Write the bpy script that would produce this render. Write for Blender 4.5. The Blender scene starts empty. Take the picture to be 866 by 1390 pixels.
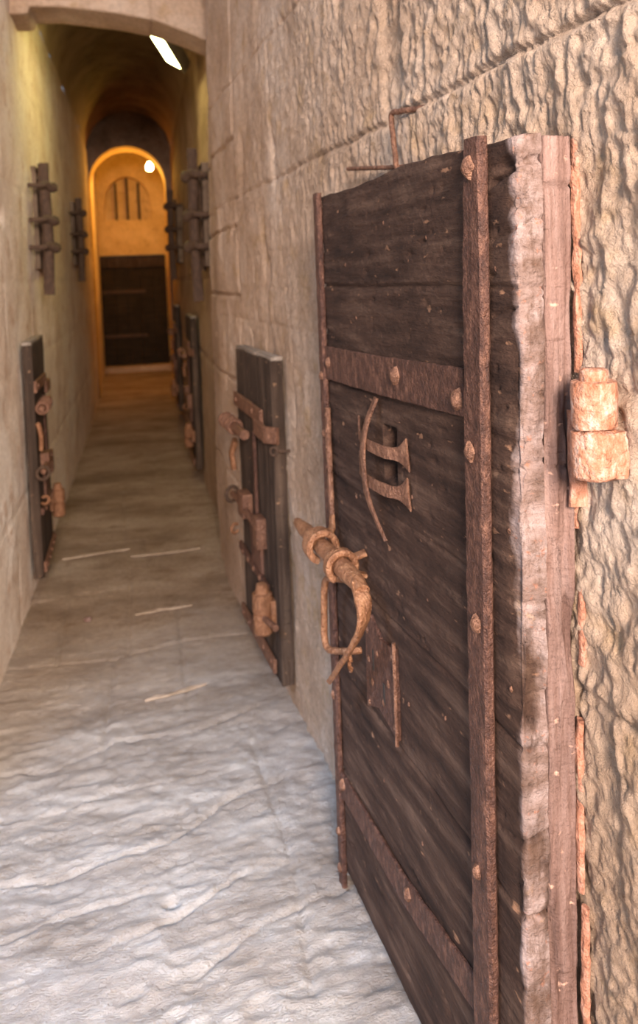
import bpy, bmesh, math, random
import numpy as np
from mathutils import Vector, Matrix, noise as mnoise

random.seed(4)
S = bpy.context.scene
C = S.collection

# ------------------------------------------------------------------ camera
F, PITCH, ROLL, YAW, CZ, HOR = 1100.0, math.radians(3.0), math.radians(2.1), math.radians(12.3), 1.6, 373.0
PY = HOR + F*math.tan(PITCH)
cd = bpy.data.cameras.new('camera')
cam = bpy.data.objects.new('camera', cd); C.objects.link(cam)
cd.sensor_fit = 'VERTICAL'; cd.sensor_height = 36; cd.lens = F*36/1390
cd.shift_y = (PY-695)/1390
cam.matrix_world = Matrix.Translation((0, 0, CZ)) @ (Matrix.Rotation(-YAW, 4, 'Z') @ Matrix.Rotation(math.pi/2-PITCH, 4, 'X') @ Matrix.Rotation(-ROLL, 4, 'Z'))
cd.clip_start = .05
cd.dof.use_dof = True; cd.dof.focus_distance = 1.28; cd.dof.aperture_fstop = 4.2
S.camera = cam

# ------------------------------------------------------------------ light and exposure
S.view_settings.view_transform = 'Standard'; S.view_settings.look = 'None'
S.view_settings.gamma = 1; S.view_settings.use_curve_mapping = False
S.view_settings.exposure = 0.3
w = bpy.data.worlds.new('sky'); S.world = w; w.use_nodes = True
bg = w.node_tree.nodes['Background']; bg.inputs[0].default_value = (.56, .74, 1, 1); bg.inputs[1].default_value = .85

def area(name, loc, aim, sx, sy, power, col):
    d = bpy.data.lights.new(name, 'AREA'); d.shape = 'RECTANGLE'; d.size = sx; d.size_y = sy; d.energy = power; d.color = col
    o = bpy.data.objects.new(name, d); C.objects.link(o); o.location = loc
    o.rotation_euler = (Vector(aim)-Vector(loc)).to_track_quat('-Z', 'Y').to_euler()
    return o
area('daylight', (-.15, -2.5, 2.6), (.1, 2.8, .8), .9, .9, 400, (1, .85, .75))
area('left_wall_fill', (1.30, -2.4, 2.6), (-.6, 4.0, 1.2), .9, 1.6, 260, (1, .90, .80))  # added fill lamp that brightens the left wall, no known source there
k = area('skylight', (-1.15, .7, 2.5), (-.3, 1.95, 0), .6, .6, 13, (.42, .64, 1)); k.data.spread = math.radians(60)

# ------------------------------------------------------------------ noise
class Noise:
    def __init__(s, seed):
        s.t = np.random.RandomState(seed).rand(256, 256)*2-1
    def __call__(s, x, y):
        xi = np.floor(x).astype(int); yi = np.floor(y).astype(int)
        fx = x-xi; fy = y-yi
        fx = fx*fx*(3-2*fx); fy = fy*fy*(3-2*fy)
        a = s.t[xi & 255, yi & 255]; b = s.t[(xi+1) & 255, yi & 255]
        c = s.t[xi & 255, (yi+1) & 255]; d = s.t[(xi+1) & 255, (yi+1) & 255]
        return (a*(1-fx)+b*fx)*(1-fy)+(c*(1-fx)+d*fx)*fy
def fbm(x, y, seed=0, oct=4, ridged=False):
    r = 0; a = 1; tot = 0
    for k in range(oct):
        v = Noise(seed+k*7)(x*2**k+k*13.7, y*2**k+k*5.3)
        if ridged: v = 1-2*np.abs(v)
        r = r+a*v; tot += a; a *= .5
    return r/tot
def sstep(a, b, x):
    t = np.clip((x-a)/(b-a), 0, 1); return t*t*(3-2*t)
def segdist(X, Y, pts):
    best = np.full(np.shape(X), 9.)
    for (x0, y0), (x1, y1) in zip(pts, pts[1:]):
        dx, dy = x1-x0, y1-y0
        t = np.clip(((X-x0)*dx+(Y-y0)*dy)/(dx*dx+dy*dy), 0, 1)
        best = np.minimum(best, np.hypot(X-x0-t*dx, Y-y0-t*dy))
    return best

# ------------------------------------------------------------------ materials
def new_mat(name):
    m = bpy.data.materials.new(name); m.use_nodes = True
    nt = m.node_tree; nt.nodes.clear()
    out = nt.nodes.new('ShaderNodeOutputMaterial'); p = nt.nodes.new('ShaderNodeBsdfPrincipled')
    nt.links.new(p.outputs[0], out.inputs[0])
    return m, nt, p
def tex(nt, scale, stretch=(1, 1, 1), detail=6, rough=.6, kind='ShaderNodeTexNoise', off=0):
    tc = nt.nodes.new('ShaderNodeTexCoord'); mp = nt.nodes.new('ShaderNodeMapping')
    mp.inputs['Scale'].default_value = stretch; mp.inputs['Location'].default_value = (off, off*.7, off*.3)
    n = nt.nodes.new(kind)
    nt.links.new(tc.outputs['Object'], mp.inputs[0]); nt.links.new(mp.outputs[0], n.inputs[0])
    n.inputs['Scale'].default_value = scale
    if kind == 'ShaderNodeTexNoise':
        n.inputs['Detail'].default_value = detail; n.inputs['Roughness'].default_value = rough
    return n.outputs[0]
def ramp(nt, fac, stops):
    r = nt.nodes.new('ShaderNodeValToRGB'); e = r.color_ramp.elements
    while len(e) < len(stops): e.new(.5)
    for el, (p, c) in zip(e, stops): el.position = p; el.color = (*c, 1)
    nt.links.new(fac, r.inputs[0]); return r.outputs[0]
def mix(nt, fac, a, b, mode='MIX'):
    n = nt.nodes.new('ShaderNodeMix'); n.data_type = 'RGBA'; n.blend_type = mode
    for sock, v in ((n.inputs[0], fac), (n.inputs[6], a), (n.inputs[7], b)):
        if isinstance(v, (int, float)): sock.default_value = v
        elif isinstance(v, tuple): sock.default_value = (*v, 1)
        else: nt.links.new(v, sock)
    return n.outputs[2]
def bump(nt, p, hs, dist=.01, strength=1):
    prev = None
    for h, d in hs:
        b = nt.nodes.new('ShaderNodeBump'); b.inputs['Distance'].default_value = d; b.inputs['Strength'].default_value = strength
        nt.links.new(h, b.inputs['Height'])
        if prev: nt.links.new(prev, b.inputs['Normal'])
        prev = b.outputs[0]
    nt.links.new(prev, p.inputs['Normal'])

def stone(name, cols, spot, fine=60, d1=.004, d2=.012, stretch=(1, 1, 1), rough=.85, spotlo=.55):
    m, nt, p = new_mat(name)
    c = ramp(nt, tex(nt, 2.2, stretch), [(.3, cols[0]), (.5, cols[1]), (.72, cols[2])])
    c = mix(nt, ramp(nt, tex(nt, 9, stretch, off=4), [(spotlo, (0, 0, 0)), (.75, (1, 1, 1))]), c, spot)
    c = mix(nt, .5, c, ramp(nt, tex(nt, 45, off=9), [(.3, (.55, .5, .45)), (.6, (1, 1, 1))]), 'MULTIPLY')
    nt.links.new(c, p.inputs['Base Color']); p.inputs['Roughness'].default_value = rough; p.inputs['Specular IOR Level'].default_value = .25
    bump(nt, p, [(tex(nt, 14, stretch, 8, .65), d2), (tex(nt, fine, stretch, 8, .75, off=3), d1*2.2), (tex(nt, fine*3.2, stretch, 3, .6, off=5), d1*1.3)])
    return m
M = {}
M['wall'] = stone('rough_stone', [(.52, .33, .21), (.72, .50, .35), (.84, .65, .51)], (.62, .39, .21), fine=70, d1=.006, d2=.014)
M['wall_left'] = stone('smooth_plastered_stone', [(.68, .49, .36), (.85, .68, .54), (.92, .79, .67)], (.60, .36, .22), fine=40, d1=.002, d2=.008)
M['corridor'] = stone('corridor_stone', [(.30, .20, .12), (.44, .30, .20), (.56, .40, .28)], (.32, .19, .11), fine=40, d1=.002, d2=.008)
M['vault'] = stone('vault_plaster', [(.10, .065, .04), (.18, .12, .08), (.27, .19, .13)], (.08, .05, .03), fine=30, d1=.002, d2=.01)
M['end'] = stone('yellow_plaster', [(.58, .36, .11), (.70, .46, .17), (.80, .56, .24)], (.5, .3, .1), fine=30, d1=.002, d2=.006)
M['floor'] = stone('floor_slabs', [(.27, .175, .11), (.47, .33, .225), (.66, .50, .37)], (.27, .16, .09), fine=55, d1=.008, d2=.022, stretch=(.7, 1.3, 1), rough=.7)
def floor_mat():  # paler towards the viewer: brightness of the near daylight put into the colour
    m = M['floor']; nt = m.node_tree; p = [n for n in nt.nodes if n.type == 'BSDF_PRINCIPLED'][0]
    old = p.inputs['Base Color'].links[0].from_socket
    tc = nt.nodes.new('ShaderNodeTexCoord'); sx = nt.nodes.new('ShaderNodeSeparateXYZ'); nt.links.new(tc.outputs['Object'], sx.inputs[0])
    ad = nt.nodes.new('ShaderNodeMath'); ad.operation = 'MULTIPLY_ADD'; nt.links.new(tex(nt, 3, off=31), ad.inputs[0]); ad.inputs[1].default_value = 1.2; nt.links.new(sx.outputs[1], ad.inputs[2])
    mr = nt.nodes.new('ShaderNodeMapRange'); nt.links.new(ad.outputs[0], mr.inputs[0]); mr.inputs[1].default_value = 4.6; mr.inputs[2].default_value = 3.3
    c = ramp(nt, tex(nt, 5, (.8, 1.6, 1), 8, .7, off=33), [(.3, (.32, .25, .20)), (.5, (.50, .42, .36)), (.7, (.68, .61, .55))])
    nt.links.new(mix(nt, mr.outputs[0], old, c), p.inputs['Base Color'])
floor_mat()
M['mortar'] = stone('pale_mortar', [(.42, .30, .20), (.54, .40, .29), (.62, .48, .36)], (.36, .25, .16), fine=50)

def wood(name, dark, mid, light, edge=None, grain=(2.0, 30, 34), rough=.7, knots=True, d=.003, vertical=False):
    m, nt, p = new_mat(name)
    st = grain if not vertical else (grain[2], grain[1], grain[0])
    g = tex(nt, 1.0, st, 8, .62); g2 = tex(nt, 2.6, (st[0]*1.2, st[1], st[2]*1.3), 6, .7, off=6)
    c = ramp(nt, g, [(.28, dark), (.5, mid), (.74, light)])
    c = mix(nt, .6, c, ramp(nt, tex(nt, 6, off=2), [(.3, (.45, .42, .42)), (.65, (1, 1, 1))]), 'MULTIPLY')
    spots = ramp(nt, tex(nt, 38, (.6, 1, 1.3), 3, .5, off=5), [(.66, (0, 0, 0)), (.72, (1, 1, 1))])
    c = mix(nt, spots, c, (light[0]*1.6, light[1]*1.4, light[2]*1.2))
    c = mix(nt, ramp(nt, tex(nt, 5, (2, 1, 7), 6, .75, off=21), [(.60, (0, 0, 0)), (.68, (.7, .7, .7))]), c, (dark[0], dark[1], dark[2]))
    if edge:
        tc = nt.nodes.new('ShaderNodeTexCoord'); sx = nt.nodes.new('ShaderNodeSeparateXYZ'); nt.links.new(tc.outputs['Object'], sx.inputs[0])
        ad = nt.nodes.new('ShaderNodeMath'); ad.operation = 'MULTIPLY_ADD'
        nt.links.new(tex(nt, 11, (1, 1, .5), 5, .6, off=8), ad.inputs[0]); ad.inputs[1].default_value = .10
        zz = nt.nodes.new('ShaderNodeMath'); zz.operation = 'MULTIPLY_ADD'; nt.links.new(sx.outputs[2], zz.inputs[0]); zz.inputs[1].default_value = -.0186
        a2 = nt.nodes.new('ShaderNodeMath'); a2.operation = 'ADD'; nt.links.new(sx.outputs[0], zz.inputs[2]); nt.links.new(zz.outputs[0], a2.inputs[0]); a2.inputs[1].default_value = .030
        nt.links.new(a2.outputs[0], ad.inputs[2])
        k = ramp(nt, ad.outputs[0], [(.0, (0, 0, 0)), (1, (1, 1, 1))])
        mr = nt.nodes.new('ShaderNodeMapRange'); nt.links.new(ad.outputs[0], mr.inputs[0])
        mr.inputs[1].default_value = edge[0]+.0; mr.inputs[2].default_value = edge[1]
        ec = ramp(nt, tex(nt, 12, (1, 1, 2), 6, .65, off=12), [(.30, (.12, .065, .042)), (.50, (.27, .18, .15)), (.72, (.42, .32, .29))])
        ec = mix(nt, ramp(nt, tex(nt, 70, off=1), [(.6, (0, 0, 0)), (.7, (1, 1, 1))]), ec, (.38, .17, .11))
        ec = mix(nt, ramp(nt, tex(nt, 7, (2.5, 2.5, 1), 8, .8, off=15), [(.49, (0, 0, 0)), (.60, (.8, .8, .8))]), ec, (.12, .066, .044))
        ec = mix(nt, ramp(nt, tex(nt, 9, (1, 1, 1.2), 6, .7, off=25), [(.62, (0, 0, 0)), (.70, (.7, .7, .7))]), ec, (.46, .28, .16))
        c = mix(nt, mr.outputs[0], c, ec)
    nt.links.new(c, p.inputs['Base Color']); p.inputs['Roughness'].default_value = .85; p.inputs['Specular IOR Level'].default_value = .22
    bump(nt, p, [(g, d*1.8), (g2, d*1.6), (tex(nt, 90, (.5, 1, 1), off=7), d*1.4)])
    return m
M['door_wood'] = wood('dark_old_wood', (.018, .008, .005), (.066, .033, .021), (.165, .095, .062), edge=(.930, .945), grain=(3.2, 22, 26), d=.004)
M['back_wood'] = wood('reddish_worn_wood', (.13, .066, .048), (.28, .165, .13), (.42, .28, .235), vertical=True, grain=(3, 40, 50), d=.004)
M['small_wood'] = wood('black_brown_wood', (.026, .016, .010), (.065, .040, .027), (.13, .085, .058), grain=(30, 30, 2.0))
M['end_wood'] = wood('nearly_black_wood', (.016, .010, .006), (.03, .02, .012), (.055, .036, .02))
M['grey_wood'] = wood('grey_weathered_wood', (.16, .12, .09), (.30, .24, .19), (.42, .35, .29), d=.002)
M['light_wood'] = wood('freshly_split_wood', (.40, .25, .17), (.62, .43, .33), (.75, .58, .47), d=.003)

def metal(name, a, b, c3, rough=.6, met=.25, edgecol=None, fine=160):
    m, nt, p = new_mat(name)
    c = ramp(nt, tex(nt, 75, (1, 1, .45), 8, .8), [(.32, a), (.5, b), (.70, c3)])
    if edgecol:
        g = nt.nodes.new('ShaderNodeNewGeometry')
        c = mix(nt, ramp(nt, g.outputs['Pointiness'], [(.60, (0, 0, 0)), (.70, (1, 1, 1))]), c, edgecol)
    nt.links.new(c, p.inputs['Base Color']); p.inputs['Roughness'].default_value = rough; p.inputs['Metallic'].default_value = met
    bump(nt, p, [(tex(nt, fine, (1, 1, 1), 4, .6, off=2), .007), (tex(nt, 35, (1, 1, 1), 5, .6), .008)])
    return m
M['strap'] = metal('dark_rusted_iron', (.026, .010, .006), (.085, .034, .021), (.25, .115, .07), edgecol=(.50, .26, .17))
M['strap2'] = metal('brown_iron', (.07, .028, .015), (.17, .075, .042), (.38, .19, .11), rough=.5, edgecol=(.50, .27, .17))
M['bolt'] = metal('orange_brown_iron', (.11, .042, .018), (.28, .12, .055), (.50, .255, .13), rough=.42, met=.35)
M['orange'] = metal('bright_orange_rust', (.25, .09, .04), (.45, .19, .11), (.62, .36, .26), rough=.8, met=0, fine=90)
M['flaked'] = metal('flaking_painted_rust', (.26, .075, .026), (.42, .19, .11), (.60, .46, .38), rough=.8, met=0, fine=80)
M['far_iron'] = metal('dim_iron', (.030, .014, .007), (.07, .034, .017), (.14, .075, .042), rough=.7, met=0)
def plain(name, col, rough=.8, emit=None, es=0):
    m, nt, p = new_mat(name)
    c = ramp(nt, tex(nt, 20), [(.3, tuple(v*.8 for v in col)), (.7, col)])
    nt.links.new(c, p.inputs['Base Color']); p.inputs['Roughness'].default_value = rough
    if emit:
        p.inputs['Emission Color'].default_value = (*emit, 1); p.inputs['Emission Strength'].default_value = es
    return m
M['tube'] = plain('lit_diffuser', (.9, .9, .8), .4, (1, .92, .36), 20)
M['bulb'] = plain('lit_bulb', (1, .9, .7), .3, (1, .72, .30), 60)
M['housing'] = plain('grey_housing', (.25, .25, .22))
M['dark'] = plain('dark_recess', (.02, .014, .01))

# ------------------------------------------------------------------ object helpers
def link(name, me, mat, parent=None, smooth=True):
    o = bpy.data.objects.new(name, me); C.objects.link(o)
    me.materials.append(mat)
    if smooth: me.polygons.foreach_set('use_smooth', [True]*len(me.polygons))
    if parent: o.parent = parent
    return o
def struct(o): o['kind'] = 'structure'; return o
def tag(o, label, cat, group=None):
    o['label'] = label; o['category'] = cat
    if group: o['group'] = group
    return o
def grid_mesh(name, P, mat, parent=None, mask=None, smooth=True):
    """P: (nu, nv, 3) array"""
    nu, nv = P.shape[:2]
    idx = np.arange(nu*nv).reshape(nu, nv)
    q = np.stack([idx[:-1, :-1], idx[1:, :-1], idx[1:, 1:], idx[:-1, 1:]], -1)
    if mask is not None: q = q[mask]
    q = q.reshape(-1, 4)
    me = bpy.data.meshes.new(name)
    me.vertices.add(nu*nv); me.vertices.foreach_set('co', P.reshape(-1).astype(np.float32))
    me.loops.add(len(q)*4); me.loops.foreach_set('vertex_index', q.reshape(-1).astype(np.int32))
    me.polygons.add(len(q)); me.polygons.foreach_set('loop_start', (np.arange(len(q))*4).astype(np.int32))
    me.update(calc_edges=True); me.validate()
    return link(name, me, mat, parent, smooth)

def V(*a): return Vector(a)
class MB:
    """collects shapes into one mesh"""
    def __init__(s, rough=.0, seed=0): s.bm = bmesh.new(); s.rough = rough; s.seed = seed
    def box(s, lo, hi, bev=.003, sub=0):
        r = bmesh.ops.create_cube(s.bm, size=1)
        vs = r['verts']
        for v in vs: v.co = Vector([lo[i]+(v.co[i]+.5)*(hi[i]-lo[i]) for i in range(3)])
        es = list({e for v in vs for e in v.link_edges})
        if sub:
            r = bmesh.ops.subdivide_edges(s.bm, edges=es, cuts=sub, use_grid_fill=True)
            return s
        if bev: bmesh.ops.bevel(s.bm, geom=es, offset=bev, segments=2, affect='EDGES', profile=.6)
        return s
    def sweep(s, path, section, side=None, caps=True, scales=None):
        """section: list of (a, b) offsets along side and normal"""
        path = [Vector(p) for p in path]; n = len(path); rings = []
        prev = None
        for i, p in enumerate(path):
            T = (path[min(i+1, n-1)]-path[max(i-1, 0)]).normalized()
            if side is not None:
                A = Vector(side); A = (A-T*A.dot(T)).normalized()
            else:
                if prev is None: prev = T.orthogonal().normalized()
                A = (prev-T*prev.dot(T)).normalized(); prev = A
            B = T.cross(A)
            sc = scales[i] if scales else (1, 1)
            if not isinstance(sc, tuple): sc = (sc, sc)
            rings.append([s.bm.verts.new(p+A*a*sc[0]+B*b*sc[1]) for a, b in section])
        m = len(section)
        for r0, r1 in zip(rings, rings[1:]):
            for k in range(m): s.bm.faces.new((r0[k], r0[(k+1) % m], r1[(k+1) % m], r1[k]))
        if caps:
            s.bm.faces.new(rings[0][::-1]); s.bm.faces.new(rings[-1])
        return s
    def tube(s, path, r, seg=14, scales=None, res=None):
        path = dense(path, res) if res else path
        if scales is None and isinstance(r, (list, tuple)):
            k = len(r); n = len(path)
            scales = [r[min(int(i*(k-1)/(n-1)), k-2)]*(1-((i*(k-1)/(n-1))-min(int(i*(k-1)/(n-1)), k-2)))+r[min(int(i*(k-1)/(n-1)), k-2)+1]*((i*(k-1)/(n-1))-min(int(i*(k-1)/(n-1)), k-2)) for i in range(n)]
            r = 1
        sec = [(r*math.cos(2*math.pi*k/seg), r*math.sin(2*math.pi*k/seg)) for k in range(seg)]
        return s.sweep(path, sec, scales=scales)
    def strap(s, path, width, thick, side, res=.012, scales=None, bev=.25):
        """flat bar: width along side"""
        p = dense(path, res)
        if scales:
            n = len(p); k = len(scales)
            sc = []
            for i in range(n):
                t = i*(k-1)/(n-1); j = min(int(t), k-2); f = t-j
                sc.append((scales[j]*(1-f)+scales[j+1]*f, 1))
        else: sc = None
        a, b = width/2, thick/2; c = thick*bev
        m = max(1, int(width/.012))
        top = [(-a+c+(2*a-2*c)*i/m, b) for i in range(m+1)]
        bot = [(x, -b) for x, _ in top[::-1]]
        sec = [(-a, 0)]+[(-a, b-c)]+top+[(a, b-c), (a, 0), (a, -b+c)]+bot+[(-a, -b+c)]
        return s.sweep(p, sec, side=side, scales=sc)
    def disc(s, c, axis, r, h, seg=20, profile=None):
        """lathe around axis through c; profile list (radius, height)"""
        axis = Vector(axis).normalized(); A = axis.orthogonal().normalized(); B = axis.cross(A); c = Vector(c)
        profile = profile or [(r, 0), (r, h*.9), (r*.93, h)]
        rings = [[s.bm.verts.new(c+axis*hh+(A*math.cos(2*math.pi*k/seg)+B*math.sin(2*math.pi*k/seg))*rr) for k in range(seg)] for rr, hh in profile]
        for r0, r1 in zip(rings, rings[1:]):
            for k in range(seg): s.bm.faces.new((r0[k], r0[(k+1) % seg], r1[(k+1) % seg], r1[k]))
        s.bm.faces.new(rings[0][::-1]); s.bm.faces.new(rings[-1])
        return s
    def ring(s, c, axis, R, r, a0=0, a1=360, seg=28, width=None, ref=None):
        axis = Vector(axis).normalized()
        A = (Vector(ref)-axis*Vector(ref).dot(axis)).normalized() if ref else axis.orthogonal().normalized()
        B = axis.cross(A); c = Vector(c)
        pts = [c+(A*math.cos(math.radians(a0+(a1-a0)*i/seg))+B*math.sin(math.radians(a0+(a1-a0)*i/seg)))*R for i in range(seg+1)]
        if width: return s.strap(pts, width, r*2, axis, res=.006)
        return s.tube(pts, r, 10)
    def rivet(s, c, axis, r, tall=1.0, h=.4):
        axis = Vector(axis).normalized(); c = Vector(c)
        up = Vector((0, 0, 1)); A = axis.cross(up).normalized()
        rings = []
        prof = [(1.0, -.1), (.95, .35), (.62, .8), (.25, 1.0)]
        for q, hh in prof:
            ring = []
            for k in range(10):
                a = 2*math.pi*k/10; j = 1+.12*math.sin(k*2.7+c.z*40)
                dia = 1/(abs(math.cos(a))+abs(math.sin(a)))*.45+.6
                ring.append(s.bm.verts.new(c+axis*hh*r*h+(A*math.cos(a)+up*math.sin(a)*tall)*r*q*j*dia))
            rings.append(ring)
        for r0, r1 in zip(rings, rings[1:]):
            for k in range(10): s.bm.faces.new((r0[k], r0[(k+1) % 10], r1[(k+1) % 10], r1[k]))
        s.bm.faces.new(rings[0][::-1]); s.bm.faces.new(rings[-1])
        return s
    def prism(s, outline, lo, hi, axis=1, bev=.002):
        """outline in the two other axes, extruded along axis"""
        def mk(u, v, t):
            co = [0, 0, 0]; o = [i for i in range(3) if i != axis]; co[o[0]] = u; co[o[1]] = v; co[axis] = t; return Vector(co)
        a = [s.bm.verts.new(mk(u, v, lo)) for u, v in outline]; b = [s.bm.verts.new(mk(u, v, hi)) for u, v in outline]
        n = len(a); fs = [s.bm.faces.new(a), s.bm.faces.new(b[::-1])]
        for k in range(n): fs.append(s.bm.faces.new((a[k], b[k], b[(k+1) % n], a[(k+1) % n])))
        if bev:
            es = list({e for f in fs for e in f.edges})
            bmesh.ops.bevel(s.bm, geom=es, offset=bev, segments=1, affect='EDGES')
        return s
    def build(s, name, mat, parent=None, smooth=True):
        bmesh.ops.recalc_face_normals(s.bm, faces=s.bm.faces[:])
        if s.rough:
            for v in s.bm.verts:
                v.co += mnoise.noise_vector(v.co*35+Vector((s.seed, 0, 0)))*s.rough+mnoise.noise_vector(v.co*110+Vector((0, s.seed, 0)))*s.rough*.4
        me = bpy.data.meshes.new(name); s.bm.to_mesh(me); s.bm.free()
        o = link(name, me, mat, parent, smooth)
        if smooth:
            try: me.set_sharp_from_angle(angle=math.radians(42))
            except Exception: pass
        return o
def dense(path, res):
    out = [Vector(path[0])]
    for a, b in zip(path, path[1:]):
        a = Vector(a); b = Vector(b); k = max(1, int((b-a).length/res))
        out += [a.lerp(b, i/k) for i in range(1, k+1)]
    return out
def smooth_path(pts, n=6):
    """Catmull-Rom"""
    P = [Vector(p) for p in pts]; P = [P[0]*2-P[1]]+P+[P[-1]*2-P[-2]]; out = []
    for i in range(1, len(P)-2):
        for k in range(n):
            t = k/n
            out.append(.5*((2*P[i])+(P[i+1]-P[i-1])*t+(2*P[i-1]-5*P[i]+4*P[i+1]-P[i+2])*t*t+(3*P[i]-P[i-1]-3*P[i+1]+P[i+2])*t**3))
    out.append(P[-2]); return out
def empty(name, loc, rz=0):
    o = bpy.data.objects.new(name, None); C.objects.link(o); o.location = loc; o.rotation_euler = (0, 0, rz); o.empty_display_size = .1
    return o

# ================================================================== SETTING
ENDY = 15.0
# near right wall runs from ahead of the camera, cut short for the added fill lamp, to the jamb of the passage
WU = np.array([.084, -.9965]); W1 = np.array([.464, 3.244])
def wallx(y): return W1[0]+(W1[1]-y)*.0843
def stations(lo, hi, f):
    out = [lo]
    while out[-1] < hi: out.append(out[-1]+f(out[-1]))
    out[-1] = hi; return np.array(out)
ys = stations(.3, 4.76, lambda y: .02 if y < .7 else (.0048 if y < 1.7 else (.007 if y < 2.6 else .012)))
zs = stations(-.05, 3.9, lambda z: .006 if z < 2.6 else .012)
Yg, Zg = np.meshgrid(ys, zs, indexing='ij')
near = 1-sstep(1.2, 3.6, Yg)
amp = .35+.65*near
h = .012*fbm(Yg*3, Zg*2.2, 1, 3)
h += amp*.010*fbm(Yg*26, Zg*15, 11, 3, True)
h += amp*.006*fbm(Yg*52, Zg*36, 21, 3, True)
h += amp*.004*fbm(Yg*14+Zg*3, Zg*7, 71, 2, True)
g = fbm(Yg*5.5, Zg*1.6, 31, 3)                       # tall chiselled hollows
h -= .016*sstep(.28, .55, g)*(.4+.6*sstep(1.2, 2.2, Zg))
# block joints
wob = .006*fbm(Yg*9, Zg*9, 41, 2)
def joint(d, wdt, dep): return dep*np.exp(-(d/wdt)**2)
courses = [.42, .95, 1.42, 1.952, 2.46, 3.02]
for k, zc in enumerate(courses):
    dep = .016 if k >= 3 else .006
    h -= joint(Zg-zc-wob*1.5, .007, dep)*(.35+.65*near)
vj = {3: [1.35, 2.12, 2.95, 3.6], 4: [1.7, 2.5, 3.3], 2: [3.3, 3.95], 1: [2.75, 3.7], 0: [2.2, 3.2, 4.1], 5: [1.9, 3.1]}
for k, yl in vj.items():
    z0 = courses[k]; z1 = courses[k+1] if k+1 < len(courses) else 4
    inside = (Zg > z0) & (Zg < z1)
    for yv in yl: h -= joint(Yg-yv-wob, .006, .010)*inside
h -= joint(Yg-3.62-wob*3, .010, .02)*((Zg > 0.9) & (Zg < 2.9))        # joint beside the jamb stones
h -= joint(Yg-3.42-wob*6, .012, .03)*sstep(.9, 1.1, Zg)*(1-sstep(1.75, 1.9, Zg))*sstep(-.2, .3, fbm(Yg*0+1, Zg*6, 51, 2))
for zc in (2.22, 1.83, 1.52, 1.12, .62): h -= joint(Zg-zc-wob, .009, .014)*(Yg > 3.62)
# the wall leans over into the vault of the lintel (a cove)
cove = .36*sstep(3.05, 3.9, Zg)*sstep(3.0, 4.76, Yg)
edge = .035*sstep(4.66, 4.76, Yg)                    # worn arris of the jamb
X = wallx(Yg)-h-cove+edge
X += (.040+.045*sstep(1, 3, Zg))*sstep(4.1, 4.7, Yg)                         # jamb face sits slightly back
P = np.stack([X, Yg, Zg], -1)
# return of the jamb into the passage
ret = P[-1:].copy(); rets = []
for t in (.05, .12, .25): 
    r = ret.copy(); r[..., 1] = 4.76+t*.6; r[..., 0] = ret[..., 0]+(t/.25)*.14; rets.append(r)
P = np.concatenate([P]+rets, 0)
struct(grid_mesh('wall_right', P, M['wall']))

# ---- lintel: flat segmental arch of big stones over the entrance of the passage
xs = stations(-1.9, .62, lambda x: .014); 
prof = []     # (y, z) loop: front face down, underside, back face
zf = stations(0, .85, lambda z: .014)[::-1]
def lint_bottom(x): return np.interp(x, [-.672, -.528, -.519, -.365, -.034, .166, .327, .449], [3.055, 3.06, 3.10, 3.105, 3.075, 3.04, 2.985, 2.935])
rows = []
for x in xs:
    zb = float(lint_bottom(np.array(x)))
    pts = [(4.66, zb+t) for t in zf]+[(4.66+u, zb) for u in (.03, .1, .17, .24, .30)]+[(4.98, zb+.0)]+[(4.98, zb+t) for t in (.1, .4, .9)]
    rows.append([(x, a, b) for a, b in pts])
P = np.array(rows)
dn = .02*fbm(P[..., 0]*3, P[..., 2]*3+P[..., 1]*2, 61, 4)+.008*fbm(P[..., 0]*16, P[..., 2]*16+P[..., 1]*9, 64, 3)
for xv in (-.53, -.2, .13): dn = dn-joint(P[..., 0]-xv, .006, .014)
P[..., 1] -= dn; P[..., 2] -= dn*.6
struct(grid_mesh('trim_1', P[::-1], M['wall']))

# ---- left wall
ys = stations(2.6, ENDY, lambda y: .02 if y < 5 else (.035 if y < 8 else .07))
zs = stations(-.05, 3.42, lambda z: .02)
Yg, Zg = np.meshgrid(ys, zs, indexing='ij')
def leftx(y): return -.62-.02*sstep(9, 12, y)-.06*sstep(12, 15, y)
h = .012*fbm(Yg*1.6, Zg*1.8, 101, 4)+.004*fbm(Yg*9, Zg*9, 111, 3)
wob = .004*fbm(Yg*5, Zg*5, 120, 2)
for zc in (.55, 1.18, 1.62, 2.12, 2.75): h -= joint(Zg-zc-wob, .010, .008)
h -= .006*np.exp(-((Yg-3.35-wob*4)/.006)**2)
rs = np.random.RandomState(5)
for k, (z0, z1) in enumerate(((0, .55), (.55, 1.18), (1.18, 1.62), (1.62, 2.12), (2.12, 2.75), (2.75, 3.5))):
    for yv in np.arange(2.9+rs.rand()*.5, 15, .95):
        h -= joint(Yg-yv-wob, .010, .008)*((Zg > z0) & (Zg < z1))
h -= .05*np.exp(-((Yg-4.03)/.05)**2-((Zg-1.93)/.035)**2)             # a broken pocket in the plaster
P = np.stack([leftx(Yg)+h, Yg, Zg], -1)
def openings(Y, Z, ops):
    yc = (Y[:-1, :-1]+Y[1:, 1:])/2; zc = (Z[:-1, :-1]+Z[1:, 1:])/2
    m = np.ones(yc.shape, bool)
    for a, b, c, d in ops: m &= ~((yc > a) & (yc < b) & (zc > c) & (zc < d))
    return m
LOPS = [(5.22, 5.72, 1.72, 2.30), (8.1, 8.7, 1.80, 2.36)]
struct(grid_mesh('wall_left', P, M['wall_left'], mask=openings(Yg, Zg, LOPS)))
# where the left wall ends towards the viewer it turns away (its end face)
b = MB(.004, 3); b.box((-1.9, 2.35, -.05), (-.612, 2.64, 3.9), 0, sub=30)
struct(b.build('wall_front', M['corridor']))
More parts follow.
